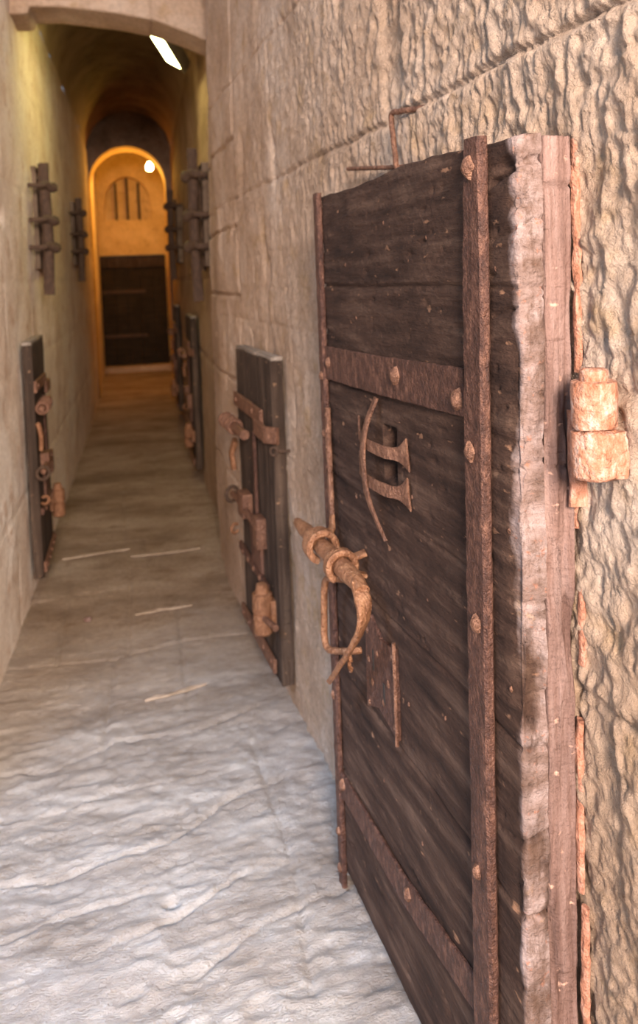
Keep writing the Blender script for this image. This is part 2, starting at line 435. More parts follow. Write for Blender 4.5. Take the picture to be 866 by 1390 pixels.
# ---- right wall of the passage
ys = stations(4.80, ENDY, lambda y: .03 if y < 8 else .07)
Yg, Zg = np.meshgrid(ys, zs, indexing='ij')
def rightx(y): return .43+.04*sstep(11, 15, y)
h = .014*fbm(Yg*1.6, Zg*1.8, 141, 4)+.004*fbm(Yg*9, Zg*9, 151, 3)
for zc in (.5, 1.05, 1.6, 2.2, 2.8): h -= joint(Zg-zc, .012, .010)
for k in range(5):
    for yv in np.arange(5+.45*(k % 2), 15, .95): h -= joint(Yg-yv, .012, .010)*((Zg > k*.6) & (Zg < k*.6+.55))
P = np.stack([rightx(Yg)-h+.05*sstep(1.2, 3, Zg), Yg, Zg], -1)
ROPS = [(5.10, 5.60, 1.70, 2.30), (8.6, 9.2, 1.80, 2.36)]
struct(grid_mesh('wall_far_right', P[::-1], M['corridor'], mask=openings(Yg, Zg, ROPS)[::-1]))
def niche(name, xw, dirx, op):
    y0, y1, z0, z1 = op; x1 = xw+dirx*.32; bm = MB(0)
    q = lambda *pts: bm.bm.faces.new([bm.bm.verts.new(p) for p in pts])
    xa = xw-dirx*.03
    q((x1, y0, z0), (x1, y1, z0), (x1, y1, z1), (x1, y0, z1)); q((xa, y0, z0), (xa, y1, z0), (x1, y1, z0), (x1, y0, z0))
    q((xa, y0, z1), (x1, y0, z1), (x1, y1, z1), (xa, y1, z1)); q((xa, y0, z0), (x1, y0, z0), (x1, y0, z1), (xa, y0, z1)); q((xa, y1, z0), (xa, y1, z1), (x1, y1, z1), (x1, y1, z0))
    struct(bm.build(name, M['vault'], smooth=False))
niche('window_1', -.62, -1, (5.2, 5.74, 1.70, 2.32)); niche('window_2', -.62, -1, (8.07, 8.73, 1.78, 2.38))
niche('window_3', .43, 1, (5.08, 5.62, 1.68, 2.32)); niche('window_4', .43, 1, (8.57, 9.23, 1.78, 2.38))

# ---- barrel vault
ys = stations(4.75, ENDY, lambda y: .06); th = np.linspace(0, math.pi, 60)
Yg, Tg = np.meshgrid(ys, th, indexing='ij')
xl = leftx(Yg); xr = rightx(Yg)+.05; cx = (xl+xr)/2; rx = (xr-xl)/2
rad = 1+.03*fbm(Yg*1.5, Tg*3, 161, 4)
P = np.stack([cx+rx*np.cos(Tg)*np.where(np.abs(np.cos(Tg)) > .98, 1, rad), Yg, 3.41+.53*np.sin(Tg)*rad], -1)
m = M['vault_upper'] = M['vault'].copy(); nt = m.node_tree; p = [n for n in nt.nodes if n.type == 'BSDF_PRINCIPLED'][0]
old = p.inputs['Base Color'].links[0].from_socket          # dark crown, paler springing: the vault's shade is painted into the colour
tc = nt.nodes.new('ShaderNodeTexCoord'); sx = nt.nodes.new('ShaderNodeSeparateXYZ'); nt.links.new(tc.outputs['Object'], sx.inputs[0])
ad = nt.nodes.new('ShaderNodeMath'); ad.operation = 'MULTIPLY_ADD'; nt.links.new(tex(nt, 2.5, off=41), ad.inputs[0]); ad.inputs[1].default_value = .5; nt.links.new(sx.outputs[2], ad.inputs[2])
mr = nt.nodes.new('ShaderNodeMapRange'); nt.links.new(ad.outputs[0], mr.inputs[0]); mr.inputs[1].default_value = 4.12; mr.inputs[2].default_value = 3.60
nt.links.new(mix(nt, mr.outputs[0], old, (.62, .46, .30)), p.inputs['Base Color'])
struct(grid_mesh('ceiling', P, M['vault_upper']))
# ---- projecting arch that frames the lit end bay
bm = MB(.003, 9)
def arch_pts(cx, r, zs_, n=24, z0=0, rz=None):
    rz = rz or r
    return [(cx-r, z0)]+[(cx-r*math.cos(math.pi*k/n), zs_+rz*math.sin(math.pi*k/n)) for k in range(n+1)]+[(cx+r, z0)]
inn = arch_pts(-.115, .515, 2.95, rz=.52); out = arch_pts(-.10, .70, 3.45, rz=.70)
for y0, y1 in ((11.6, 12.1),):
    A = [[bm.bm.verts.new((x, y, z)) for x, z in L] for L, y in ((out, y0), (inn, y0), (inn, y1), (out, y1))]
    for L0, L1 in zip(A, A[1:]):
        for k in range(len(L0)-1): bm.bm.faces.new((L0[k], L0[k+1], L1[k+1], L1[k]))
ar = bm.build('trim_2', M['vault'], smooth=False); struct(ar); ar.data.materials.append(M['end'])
for k, pl in enumerate(ar.data.polygons): pl.material_index = 0 if pl.center.y < 11.64 else 1  # dark front, yellow soffit: shade and lamplight painted by material

# ---- end wall with its barred lunette and doorway
def poly_hole(name, outer, hole, y, depth, mat):
    bm = bmesh.new()
    def loop(L): 
        vs = [bm.verts.new((x, y, z)) for x, z in L]; return vs, [bm.edges.new((vs[k], vs[(k+1) % len(vs)])) for k in range(len(vs))]
    v1, e1 = loop(outer); v2, e2 = loop(hole)
    bmesh.ops.triangle_fill(bm, edges=e1+e2, use_beauty=True, use_dissolve=False)
    b2 = [bm.verts.new((v.co.x, y+depth, v.co.z)) for v in v2]; n = len(v2)
    for k in range(n): bm.faces.new((v2[k], v2[(k+1) % n], b2[(k+1) % n], b2[k]))
    bm.faces.new(b2)
    me = bpy.data.meshes.new(name); bm.to_mesh(me); bm.free(); return link(name, me, mat, smooth=False)
cx = -.12
outer = [(-1, -.05), (-.70, -.05), (-.70, 2.08), (.46, 2.08), (.46, -.05), (1, -.05), (1, 4.2), (-1, 4.2)]
hole = [(-.575, 2.71), (.235, 2.71), (.235, 2.95)]+[(-.165+.385*math.cos(math.pi*k/14), 3.05+.43*math.sin(math.pi*k/14)) for k in range(15)]+[(-.575, 2.95)]
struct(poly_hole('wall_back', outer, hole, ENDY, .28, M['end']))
bm = MB(.003)
bm.box((-1, ENDY, 0), (-.70, ENDY+.3, 2.08), 0); bm.box((.46, ENDY, 0), (1, ENDY+.3, 2.08), 0); bm.box((-.70, ENDY+.001, 2.075), (.46, ENDY+.3, 2.2), 0)
struct(bm.build('trim_3', M['end']))
e = empty('window_grate', (-.165, ENDY+.02, 2.71))
tag(e, 'three upright dark iron bars across the glowing arched window above the end door', 'window bars')
for x in (-.20, .0, .20):
    MB(.001).tube([(x+.0, 0, -.02), (x, 0, (.74 if abs(x) < .1 else .66))], .021, res=.1).build('bar', M['dark'], e)
# end door
e = empty('door_1', (-.12, ENDY+.1, 0)); e['kind'] = 'structure'
bm = MB(.002); bm.box((-.60, .03, .0), (.60, .08, 1.95), .004)
for k in range(5): bm.box((-.57+k*.228, 0, .06), (-.57+k*.228+.224, .05, 1.86), .006)
bm.build('door_panel', M['end_wood'], e)
bm = MB(.002); bm.box((-.60, -.06, 1.86), (.60, .08, 1.90), .005); bm.box((-.60, -.03, 1.905), (.60, .08, 2.07), .008); bm.build('door_head', M['small_wood'], e)
for z in (1.42, .62):
    MB(.002).strap([(-.56, -.012, z), (.2, -.012, z)], .06, .012, (0, 0, 1)).build('iron_band', M['far_iron'], e)
bm = MB(.004, 5); bm.box((-.72, -.28, -.02), (.72, .1, .09), .015); struct(bm.build('trim_4', M['corridor'])).location = (-.12, ENDY, 0)

# ---- floor
ys = stations(-1.2, ENDY+.1, lambda y: .03 if y < 1.3 else (.0075 if y < 2.6 else (.012 if y < 4 else (.025 if y < 7 else .06))))
xs = np.concatenate([np.arange(-2.6, -.9, .05), np.arange(-.9, .72, .009)])
Xg, Yg = np.meshgrid(xs, ys, indexing='ij')
near = 1-sstep(2.3, 3.9, Yg)
h = .010*fbm(Xg*1.5, Yg*1.5, 201, 3)*(.5+near)
h += (.002+.005*near)*fbm(Xg*5+.8*Yg, Yg*11, 211, 4, True)
h += (.0015+.0065*near)*fbm(Xg*12+4*Yg, Yg*21-3*Xg, 221, 4, True)
h += (.0008+.003*near)*fbm(Xg*36, Yg*55, 226, 2)
wx = .014*fbm(Xg*6, Yg*6, 231, 3)
def fl(pts): return segdist(Xg, Yg+wx*(.4+near), pts)
groove = [
    [(-.62, 3.52), (-.2, 3.50), (.12, 3.60), (.44, 3.58)],
    [(-.62, 4.25), (-.2, 4.30), (-.05, 4.32)],
    [(-.13, 4.62), (-.13, 3.54)], [(-.44, 4.4), (-.42, 3.52)], [(.10, 4.05), (.10, 3.0)],
    [(-.62, 5.1), (.4, 5.05)], [(-.05, 5.1), (-.03, 4.62)],
    [(.30, 2.72), (.33, 2.1), (.30, 1.7)], [(-.18, 3.5), (-.2, 2.75)],
    [(-.62, 6.3), (.4, 6.25)], [(-.2, 6.3), (-.18, 5.1)], [(-.62, 7.6), (.4, 7.6)], [(.05, 7.6), (.02, 6.3)], [(-.62, 9.2), (.4, 9.2)], [(-.6, 11), (.4, 11)],
]
for L in groove: h -= .009*np.exp(-(fl(L)/.009)**2)
# ledges: the rock steps down towards the viewer along these lines
def ledge(pts, dep, x0, x1, y_of):
    yl = np.interp(Xg, [p[0] for p in pts], [p[1] for p in pts])+wx*1.5
    win = sstep(x0, x0+.1, Xg)*(1-sstep(x1-.1, x1, Xg))
    s = sstep(-.012, .012, Yg-yl)
    return win*(dep*.10*(s*np.exp(-np.clip(Yg-yl, 0, 9)/.35))-dep*(.45+.35*fbm(Xg*9, Yg*9, 251, 2))*np.exp(-((Yg-yl)/.0075)**2))
h += ledge([(-.9, 2.78), (-.35, 2.74), (-.16, 2.86), (.1, 2.84), (.42, 2.96)], .022, -1, .42, 0)
h += ledge([(-.9, 2.3), (-.3, 2.22), (.0, 2.28), (.2, 2.42), (.42, 2.5)], .022, -1, .40, 0)
h += ledge([(-.9, 2.55), (-.4, 2.5), (.1, 2.58), (.3, 2.6)], .012, -.6, .2, 0)
h += ledge([(-.2, 1.92), (.05, 2.0), (.25, 2.12)], .020, -.2, .3, 0)
h += ledge([(-.5, 2.0), (-.3, 2.07), (-.1, 2.09)], .014, -.6, .0, 0)
h += ledge([(0, 1.78), (.2, 1.9), (.45, 1.98)], .018, .0, .5, 0)
h -= .035*np.exp(-(((Xg-.004)/.018)**2+((Yg-2.04)/.014)**2))      # small pit
h = h-.006
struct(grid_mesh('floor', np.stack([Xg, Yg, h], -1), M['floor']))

# raised mortar seams on the slabs
def seam(pts, w_, lab):
    m = MB(.003, len(lab)); p = dense(pts, .02)
    m.strap(p, w_*.8, .007, (0, 1, 0) if abs(pts[0][0]-pts[-1][0]) > abs(pts[0][1]-pts[-1][1]) else (1, 0, 0), res=.02, scales=[.3, .8, 1, .7, 1, .8, .3])
    tag(m.build('mortar_seam', M['mortar']), lab, 'mortar seam', 'raised mortar seams on the floor')
seam([(-.10, 3.93, .002), (.05, 3.95, .003), (.17, 3.96, .002)], .035, 'short pale raised mortar seam, second nearest of those across the slabs')
seam([(-.06, 3.10, .002), (.08, 3.13, .003), (.18, 3.16, .002)], .03, 'short pale raised mortar seam nearest to the viewer')
seam([(-.13, 4.78, .002), (.12, 4.78, .003), (.27, 4.80, .002)], .045, 'pale raised mortar seam between the wall jamb and the cross joint')
seam([(-.52, 4.86, .002), (-.3, 4.90, .003), (-.14, 4.92, .002)], .035, 'pale raised mortar seam starting at the left wall')

# ================================================================== BIG DOOR
DA = np.array([.4505, 1.985]); DD = np.array([.0915, -.9958])
RZ = math.atan2(DD[1], DD[0])
door = empty('prison_door', (DA[0], DA[1], 0), RZ)
tag(door, 'big open dark plank prison door with iron straps and sliding bolt, nearest to the viewer', 'door')
# local frame: x from free edge to hinge edge, -y towards the passage, z up
WD, T1 = .905, .044
def door_top(s): return 1.795-.006*np.sin(s*9)-.012*sstep(.80, .86, s)*0
zs = stations(.045, 1.0, lambda z: .0045)/1.0; zs = np.linspace(.03, 1.0, 395)
# perimeter parameter: back of free edge -> front -> round the hinge corner -> back
R0 = .010
f_s = np.concatenate([np.arange(0, WD-R0, .0042), [WD-R0]])
sec = [(0, T1, 1), (0, T1*.5, 1), (0, .004, 1)]+[(s, 0, 0) for s in f_s]
for k in range(1, 7):
    a = k/6*math.pi/2; sec.append((WD-R0+R0*math.sin(a), R0-R0*math.cos(a), 2))
nend = 10
for k in range(1, nend+1): sec.append((WD, R0+(T1-R0)*k/nend, 3))
sec = np.array(sec); n = len(sec)
Sg = np.repeat(sec[:, 0][:, None], len(zs), 1); Ng = np.repeat(sec[:, 1][:, None], len(zs), 1)
Zr = np.linspace(.03, 1.0, len(zs))
Zg = Zr[None, :]*door_top(Sg)
front = (sec[:, 2] == 0)[:, None]; endm = (sec[:, 2] >= 2)[:, None]
tpar = Sg+Ng
hh = .0022*fbm(tpar*4, Zg*70, 301, 4)+.003*fbm(tpar*5, Zg*9, 311, 3)+.0015*fbm(tpar*22, Zg*40, 321, 3)
pw = .004*fbm(tpar*3, Zg*0+2, 331, 2)
for zc, dep in ((1.572, .008), (1.34, .004), (1.095, .005), (.868, .007), (.598, .011), (.325, .007)):
    hh -= dep*np.exp(-((Zg-zc-pw)/.0035)**2)
rs = np.random.RandomState(8)
for k in range(170):                                   # worm holes, nail holes and gouges
    sx, zx = rs.rand()*.9, .1+rs.rand()*1.65; a = rs.rand()
    if .12 < sx < .25 and .75 < zx < 1.0: continue
    rx_, rz_ = (.006+.012*a, .003+.003*rs.rand()) if a > .4 else (.004, .004)
    hh -= (.003+.004*rs.rand())*np.exp(-((tpar-sx-(Zg-zx)*.4)/rx_)**2-((Zg-zx)/rz_)**2)
# worn hinge corner and cracks on the end face
ce = np.exp(-((Sg-WD+(0))/.030)**2)*((sec[:, 2] >= 0)[:, None])
chip = sstep(.0, .55, fbm(Zg*5+3, tpar*9, 341, 3)); hh -= .014*ce*chip
hh -= endm*(.003*fbm(Ng*90, Zg*16, 351, 3, True))
for zc, dep, wd in ((1.748, .012, .006), (1.66, .006, .004), (1.545, .005, .003), (1.40, .004, .003), (1.30, .006, .004), (.94, .004, .003), (.72, .004, .003)):
    hh -= (tpar > .83)*dep*np.exp(-((Zg-zc-.25*(tpar-WD))/wd)**2)
hh -= .020*np.exp(-((tpar-.905)/.025)**2-((Zg-1.695)/.012)**2)      # split pocket
hh -= .016*np.exp(-((tpar-.870)/.025)**2-((Zg-1.755)/.010)**2)
# direction of displacement
nx = np.where(endm, 1.0, 0.0); ny = np.where(endm, 0, -1.0)
ang = np.clip((Sg-(WD-R0))/R0, 0, 1)*math.pi/2; corner = (sec[:, 2] == 2)[:, None]
nx = np.where(corner, np.sin(ang), nx); ny = np.where(corner, -np.cos(ang), ny)
farm = (sec[:, 2] == 1)[:, None]; nx = np.where(farm, -1, nx); ny = np.where(farm, 0, ny)
hole = front & (Sg > .362) & (Sg < .432) & (Zg > 1.168) & (Zg < 1.281)
hh = np.where(hole, -.043, hh)
shrink = 1-.03*(1-sstep(.3, 1.75, Zg))*np.clip(Sg/WD, 0, 1)
PX = (Sg+nx*hh)*shrink; PYY = Ng+ny*hh
P = np.stack([PX, PYY, Zg+.004*fbm(tpar*14, Zg*0, 361, 3)*(Zr[None, :] > .98)], -1)
# cap rows (top and bottom)
def cap(row, dz):
    r = P[:, row:row+1].copy(); r[..., 1] = T1; r[..., 2] += dz; return r
mid = P[:, -1:].copy(); mid[..., 1] = mid[..., 1]*.5+T1*.5; mid[..., 2] += .003+.003*fbm(mid[..., 0]*20, mid[..., 0]*0, 371, 3)
midb = P[:, -1:].copy(); midb[..., 1] = midb[..., 1]*.85+T1*.15; midb[..., 2] += .003
P = np.concatenate([cap(0, 0), P, midb, mid, cap(-1, 0)], 1)
hm = np.zeros((P.shape[0], P.shape[1]), bool); hm[:, 1:1+len(zs)] = hole
grid_mesh('plank_panel', P, M['door_wood'], door, mask=~(hm[:-1, :-1] & hm[1:, :-1] & hm[1:, 1:] & hm[:-1, 1:]))
# back layer of upright planks, lighter red wood on its edge
y0, y1 = .046, .092
m_s = []; nz = 320
zz = np.linspace(.03, 1.79, nz)
psec = [(0.0, y1, 0), (0.0, y0, 0), (.362, y0, 0), (.432, y0, 0), (.5, y0, 0), (.895, y0, 0)]+[(.902, y0+(y1-y0)*k/14, 1) for k in range(15)]+[(.6, y1, 0), (.432, y1, 0), (.362, y1, 0), (.3, y1, 0), (0.0, y1, 0)]
psec = np.array(psec); Sg = np.repeat(psec[:, 0][:, None], nz, 1); Ng = np.repeat(psec[:, 1][:, None], nz, 1); Zg = np.repeat(zz[None], len(psec), 0)
em = (psec[:, 2] == 1)[:, None]
hb = em*(.005*fbm(Ng*130, Zg*9, 401, 4, True)+.004*fbm(Ng*20, Zg*5, 411, 3)-.012*sstep(.25, .6, fbm(Ng*25+5, Zg*6, 421, 2)))
shr = 1-.03*(1-sstep(.3, 1.75, Zg))*np.clip(Sg/.9, 0, 1)
for zc in (1.718, 1.30): hb = hb-em*.006*np.exp(-((Zg-zc)/.003)**2)
P = np.stack([(Sg+hb)*shr, Ng, Zg], -1)
t = P[:, -1:].copy(); t[..., 1] = .069; t[..., 0] = np.clip(t[..., 0], .01, .89); P = np.concatenate([P, t], 1)
sm = (psec[:-1, 0]+psec[1:, 0])/2; zm = np.append((zz[:-1]+zz[1:])/2, 9)
bmask = ~(((sm > .361) & (sm < .433))[:, None] & ((zm > 1.168) & (zm < 1.281))[None])
grid_mesh('back_panel', P, M['back_wood'], door, mask=bmask)

OUT = (0, -1, 0)
def add_strap(name, pts, wd, th=.008, mat='strap', side=(1, 0, 0), y=-.006, rivets=(), rr=.014, seed=1, scales=None, rmat=None):
    m = MB(.0012, seed); m.strap([(a, y, c) for a, c in pts], wd, th, side, res=.008, scales=scales)
    o = m.build(name, M[mat], door)
    for k, (a, c, r) in enumerate(rivets):
        MB(.0010, k*3+seed).rivet((a+(.007 if th > .015 else .002), y-th/2-.001, c), OUT, r*.9, 1.35, .8).build('rivet', M[rmat or 'strap2'], o)
    return o
add_strap('hinge_side_strap', [(.808, 1.802), (.790, 1.33), (.770, .43), (.760, .04)], .062, .018, rivets=[(.797, 1.757, .016), (.778, 1.309, .014), (.783, 1.03, .014), (.762, .60, .012)], y=-.011, scales=[.75, 1, 1, 1, 1, 1, 1, 1, 1, 1], seed=2)
add_strap('free_edge_strap', [(-.010, 1.803), (-.004, 1.0), (.0, .012)], .034, .014, rivets=[(-.004, 1.345, .010), (.0, 1.20, .009), (-.004, .52, .009), (0, .16, .010), (0, .06, .010)], y=-.008, seed=3)
add_strap('upper_band', [(.0, 1.380), (.35, 1.385), (.745, 1.397)], .082, .008, side=(0, 0, 1), rivets=[(.040, 1.383, .012), (.463, 1.396, .016), (.725, 1.385, .017)], y=-.006, seed=4)
add_strap('lower_band', [(.0, .292), (.4, .300), (.74, .345)], .066, .008, side=(0, 0, 1), rivets=[(.03, .300, .015), (.44, .315, .013)], y=-.006, seed=5)
# thin iron edging visible behind the hinge edge
for k, (z0, z1, dx) in enumerate(((1.44, 1.785, .0), (1.20, 1.42, -.012), (.99, 1.12, .004), (.36, .60, .003), (.62, .90, -.006))):
    MB(.003, k).strap([(.905-.027*(1-(z0+z1)/3.6)+dx, .100, z0), (.905-.027*(1-(z0+z1)/3.6)+dx+.002, .100, (z0+z1)/2), (.905-.02*(1-(z0+z1)/3.6)+dx, .100, z1)], .012, .016, (0, 1, 0), scales=[.6, 1, .8, 1, .7]).build('rear_edging', M['orange'], door)
# peephole with forged grille
e = MB(.001, 7)
e.strap(smooth_path([(.352, -.010, 1.337), (.343, -.034, 1.27), (.340, -.040, 1.20), (.352, -.034, 1.12), (.385, -.012, 1.04)], 8), .019, .006, (1, 0, 0), res=.02, scales=[1, 1.1, 1.2, 1.2, 1.1, .9, .35])
pg = e.build('grille_bar', M['strap2'], door)
for zc in (1.238, 1.160):
    m = MB(.001, 8)
    pth = smooth_path([(.232, -.006, zc+.014), (.262, -.016, zc+.004), (.34, -.030, zc), (.43, -.026, zc), (.470, -.012, zc+.002), (.500, -.006, zc+.006)], 8)
    m.strap(pth, .030, .005, (0, 0, 1), res=.02, scales=[2.1, 1.3, .75, .8, .8, .85, .9, .8, 1.0, 1.5, 2.2])
    m.build('grille_bar', M['strap2'], door)
# strap with the eye that carries the bolt
m = MB(.001, 11)
pth = [(.022, -.012, 1.268), (.024, -.013, 1.18), (.03, -.014, 1.08), (.040, -.016, 1.0)]
m.strap(pth, .020, .012, (1, 0, 0), res=.01, scales=[.7, 1, 1, 1, 1])
hs = m.build('bolt_strap', M['strap2'], door)
for z in (1.25, 1.21, 1.17, 1.12, 1.06): MB(.0008).rivet((.025, -.018, z), OUT, .006, 1.2, .6).build('rivet', M['strap2'], hs)
BX = lambda s: (s, -.062, .944-.03*(s-.12)*0)
def ringaround(x, r0, wd, th, a0, a1, seed):
    mm = MB(.001, seed); return mm.ring((x, -.062, .944), (1, 0, 0), r0, th, a0, a1, 26, width=wd, ref=(0, 1, 0))
m = ringaround(.085, .034, .046, .008, -60, 250, 3)
m.strap(smooth_path([(.042, -.016, 1.0), (.055, -.022, .978), (.075, -.035, .972), (.085, -.050, .973)], 4), .022, .010, (1, 0, 0), res=.01)
m.build('bolt_loop', M['bolt'], door)
m = ringaround(.235, .032, .030, .0075, -70, 235, 5)
m.strap([(.235, -.034, .958), (.240, -.004, .968)], .026, .010, (1, 0, 0)); m.strap([(.235, -.036, .925), (.240, -.004, .915)], .022, .009, (1, 0, 0))
m.build('bolt_loop', M['bolt'], door)
# sliding bolt with its hanging handle
m = MB(.0012, 13)
m.tube([(-.122, -.062, .944), (-.116, -.062, .944), (.0, -.062, .944), (.2, -.062, .944), (.34, -.062, .944), (.372, -.062, .936)], [.011, .019, .0205, .0205, .022, .022, .016], 16, res=.012)
bolt = m.build('sliding_bolt', M['bolt'], door)
m = MB(.0012, 14)
m.strap(smooth_path([(.350, -.066, .950), (.392, -.068, .915), (.388, -.072, .870), (.340, -.076, .810), (.265, -.080, .735), (.180, -.082, .655)], 6), .034, .012, (.35, -.6, -.35), res=.01, scales=[.8, 1.1, 1.2, 1.1, 1.0, .8, .35])
m.build('handle_blade', M['bolt'], bolt)
m = MB(.0006, 15); m.ring((.268, -.060, .735), (.2, 1, 0), .016, .0045, 20, 330, 18, ref=(1, 0, 0)); m.build('handle_curl', M['bolt'], bolt)
# staple shaped pull
m = MB(.0008, 16)
m.tube(smooth_path([(.165, -.004, .878), (.150, -.045, .882), (.118, -.060, .872), (.104, -.063, .84), (.094, -.063, .76), (.092, -.063, .722), (.112, -.062, .700), (.150, -.050, .708), (.178, -.020, .715), (.18, 0.0, .716)], 6), .0085, 12)
m.build('pull_handle', M['bolt'], door)
# lock plate
m = MB(.0012, 17)
m.prism([(.228, .815), (.262, .835), (.320, .800), (.402, .815), (.405, .700), (.402, .615), (.300, .640), (.222, .602), (.226, .70)], -.007, .002, bev=.002)
lp = m.build('lock_plate', M['strap'], door)
for (a, c) in ((.24, .79), (.385, .79), (.24, .62), (.39, .64), (.30, .76), (.33, .665), (.265, .68), (.36, .72), (.245, .725)): MB(.001).rivet((a, -.007, c), OUT, .007, 1.2, .5).build('rivet', M['strap2'], lp)
for (a, c) in ((.275, .74), (.335, .69)):
    MB().box((a-.004, -.0085, c-.028), (a+.004, -.003, c+.02), .0015).build('keyhole', M['dark'], lp)
MB(.0006).strap([(.405, -.010, .83), (.407, -.010, .61)], .006, .008, (1, 0, 0)).build('plate_edge_bar', M['strap2'], lp)
# small nails and chips
for (a, c) in ((.47, 1.555), (.52, 1.62), (.60, 1.66), (.40, 1.70), (.16, 1.62), (.22, 1.50), (.50, 1.16), (.56, .98), (.62, .78), (.45, .72), (.50, .46), (.30, .47), (.18, 1.08), (.84, 1.60), (.86, 1.20), (.855, .95)):
    MB(.0006).rivet((a, .001, c), OUT, .004, 1.3, .7).build('nail', M['strap2'], door)
# knuckle carried by the door (upper barrel) and its orange plate
HX, HY = 1.018, .085
m = MB(.0025, 19); m.disc((HX-.035, HY-.018, 1.374), (0, 0, 1), .036, .058, 28, [(.029, 0), (.0315, .004), (.032, .05), (.031, .064), (.026, .066)])
m.build('hinge_knuckle', M['flaked'], door)
m = MB(.003, 20); m.strap([(.905, .093, 1.385), (.907, .093, 1.24)], .030, .012, (0, 1, 0)); m.build('hinge_plate', M['orange'], door)

# pintle that stays in the wall
def d2w(s, y, z): return (DA[0]+DD[0]*s-DD[1]*y*1.0, DA[1]+DD[1]*s+DD[0]*y, z)
pt = empty('hinge_pintle', d2w(HX-.035, HY-.018, 1.302), RZ)
tag(pt, 'rusty orange iron hinge pin socket set in the rough right wall behind the big door', 'hinge')
m = MB(.003, 21); m.disc((0, 0, 0), (0, 0, 1), .04, .08, 28, [(.029, 0), (.033, .005), (.034, .05), (.033, .066), (.026, .070)])
m.sweep(dense([(0.0, .0, .034), (.004, .03, .036), (.004, .075, .034)], .008), [(.033, -.026), (.033, .026), (0, .032), (-.033, .026), (-.033, -.026), (0, -.030)], side=(0, 0, 1))
m.build('socket', M['flaked'], pt)
MB(.0015, 22).disc((0, 0, .06), (0, 0, 1), .018, .12, 20, [(.018, 0), (.018, .07), (.0195, .074), (.0195, .092), (.015, .095)]).build('pin', M['flaked'], pt)

# hook and rod above the door
wx_ = wallx
m = MB(.0008, 23)
m.tube(smooth_path([(.610, 1.735, 1.80), (.566, 1.722, 1.826), (.562, 1.727, 1.86), (.558, 1.733, 1.935), (.560, 1.727, 1.950), (.568, 1.70, 1.948), (.60, 1.62, 1.940)], 5), .0062, 10)
tag(m.build('bent_hook', M['strap2']), 'bent rusty iron hook standing up against the wall above the big door', 'hook')
m = MB(.0006, 24); m.tube([(.528, 2.01, 1.866), (.575, 1.74, 1.833), (.61, 1.70, 1.832)], .0055, 10, res=.02)
tag(m.build('iron_rod', M['strap2']), 'thin rusty iron rod sticking out level from the wall above the big door', 'rod')
# ring bolt between the two doors
rb = empty('ring_bolt', (wx_(2.84), 2.84, .975))
tag(rb, 'small iron ring bolt in the wall just right of the small black door', 'ring bolt')
MB(.0005).tube([(.03, -.02, 0), (-.05, .0, 0)], .006, 8, res=.02).build('shank', M['far_iron'], rb)
MB(.0005).ring((-.062, .0, 0), (.6, 1, 0), .014, .0045, 0, 360, 18).build('ring', M['far_iron'], rb)

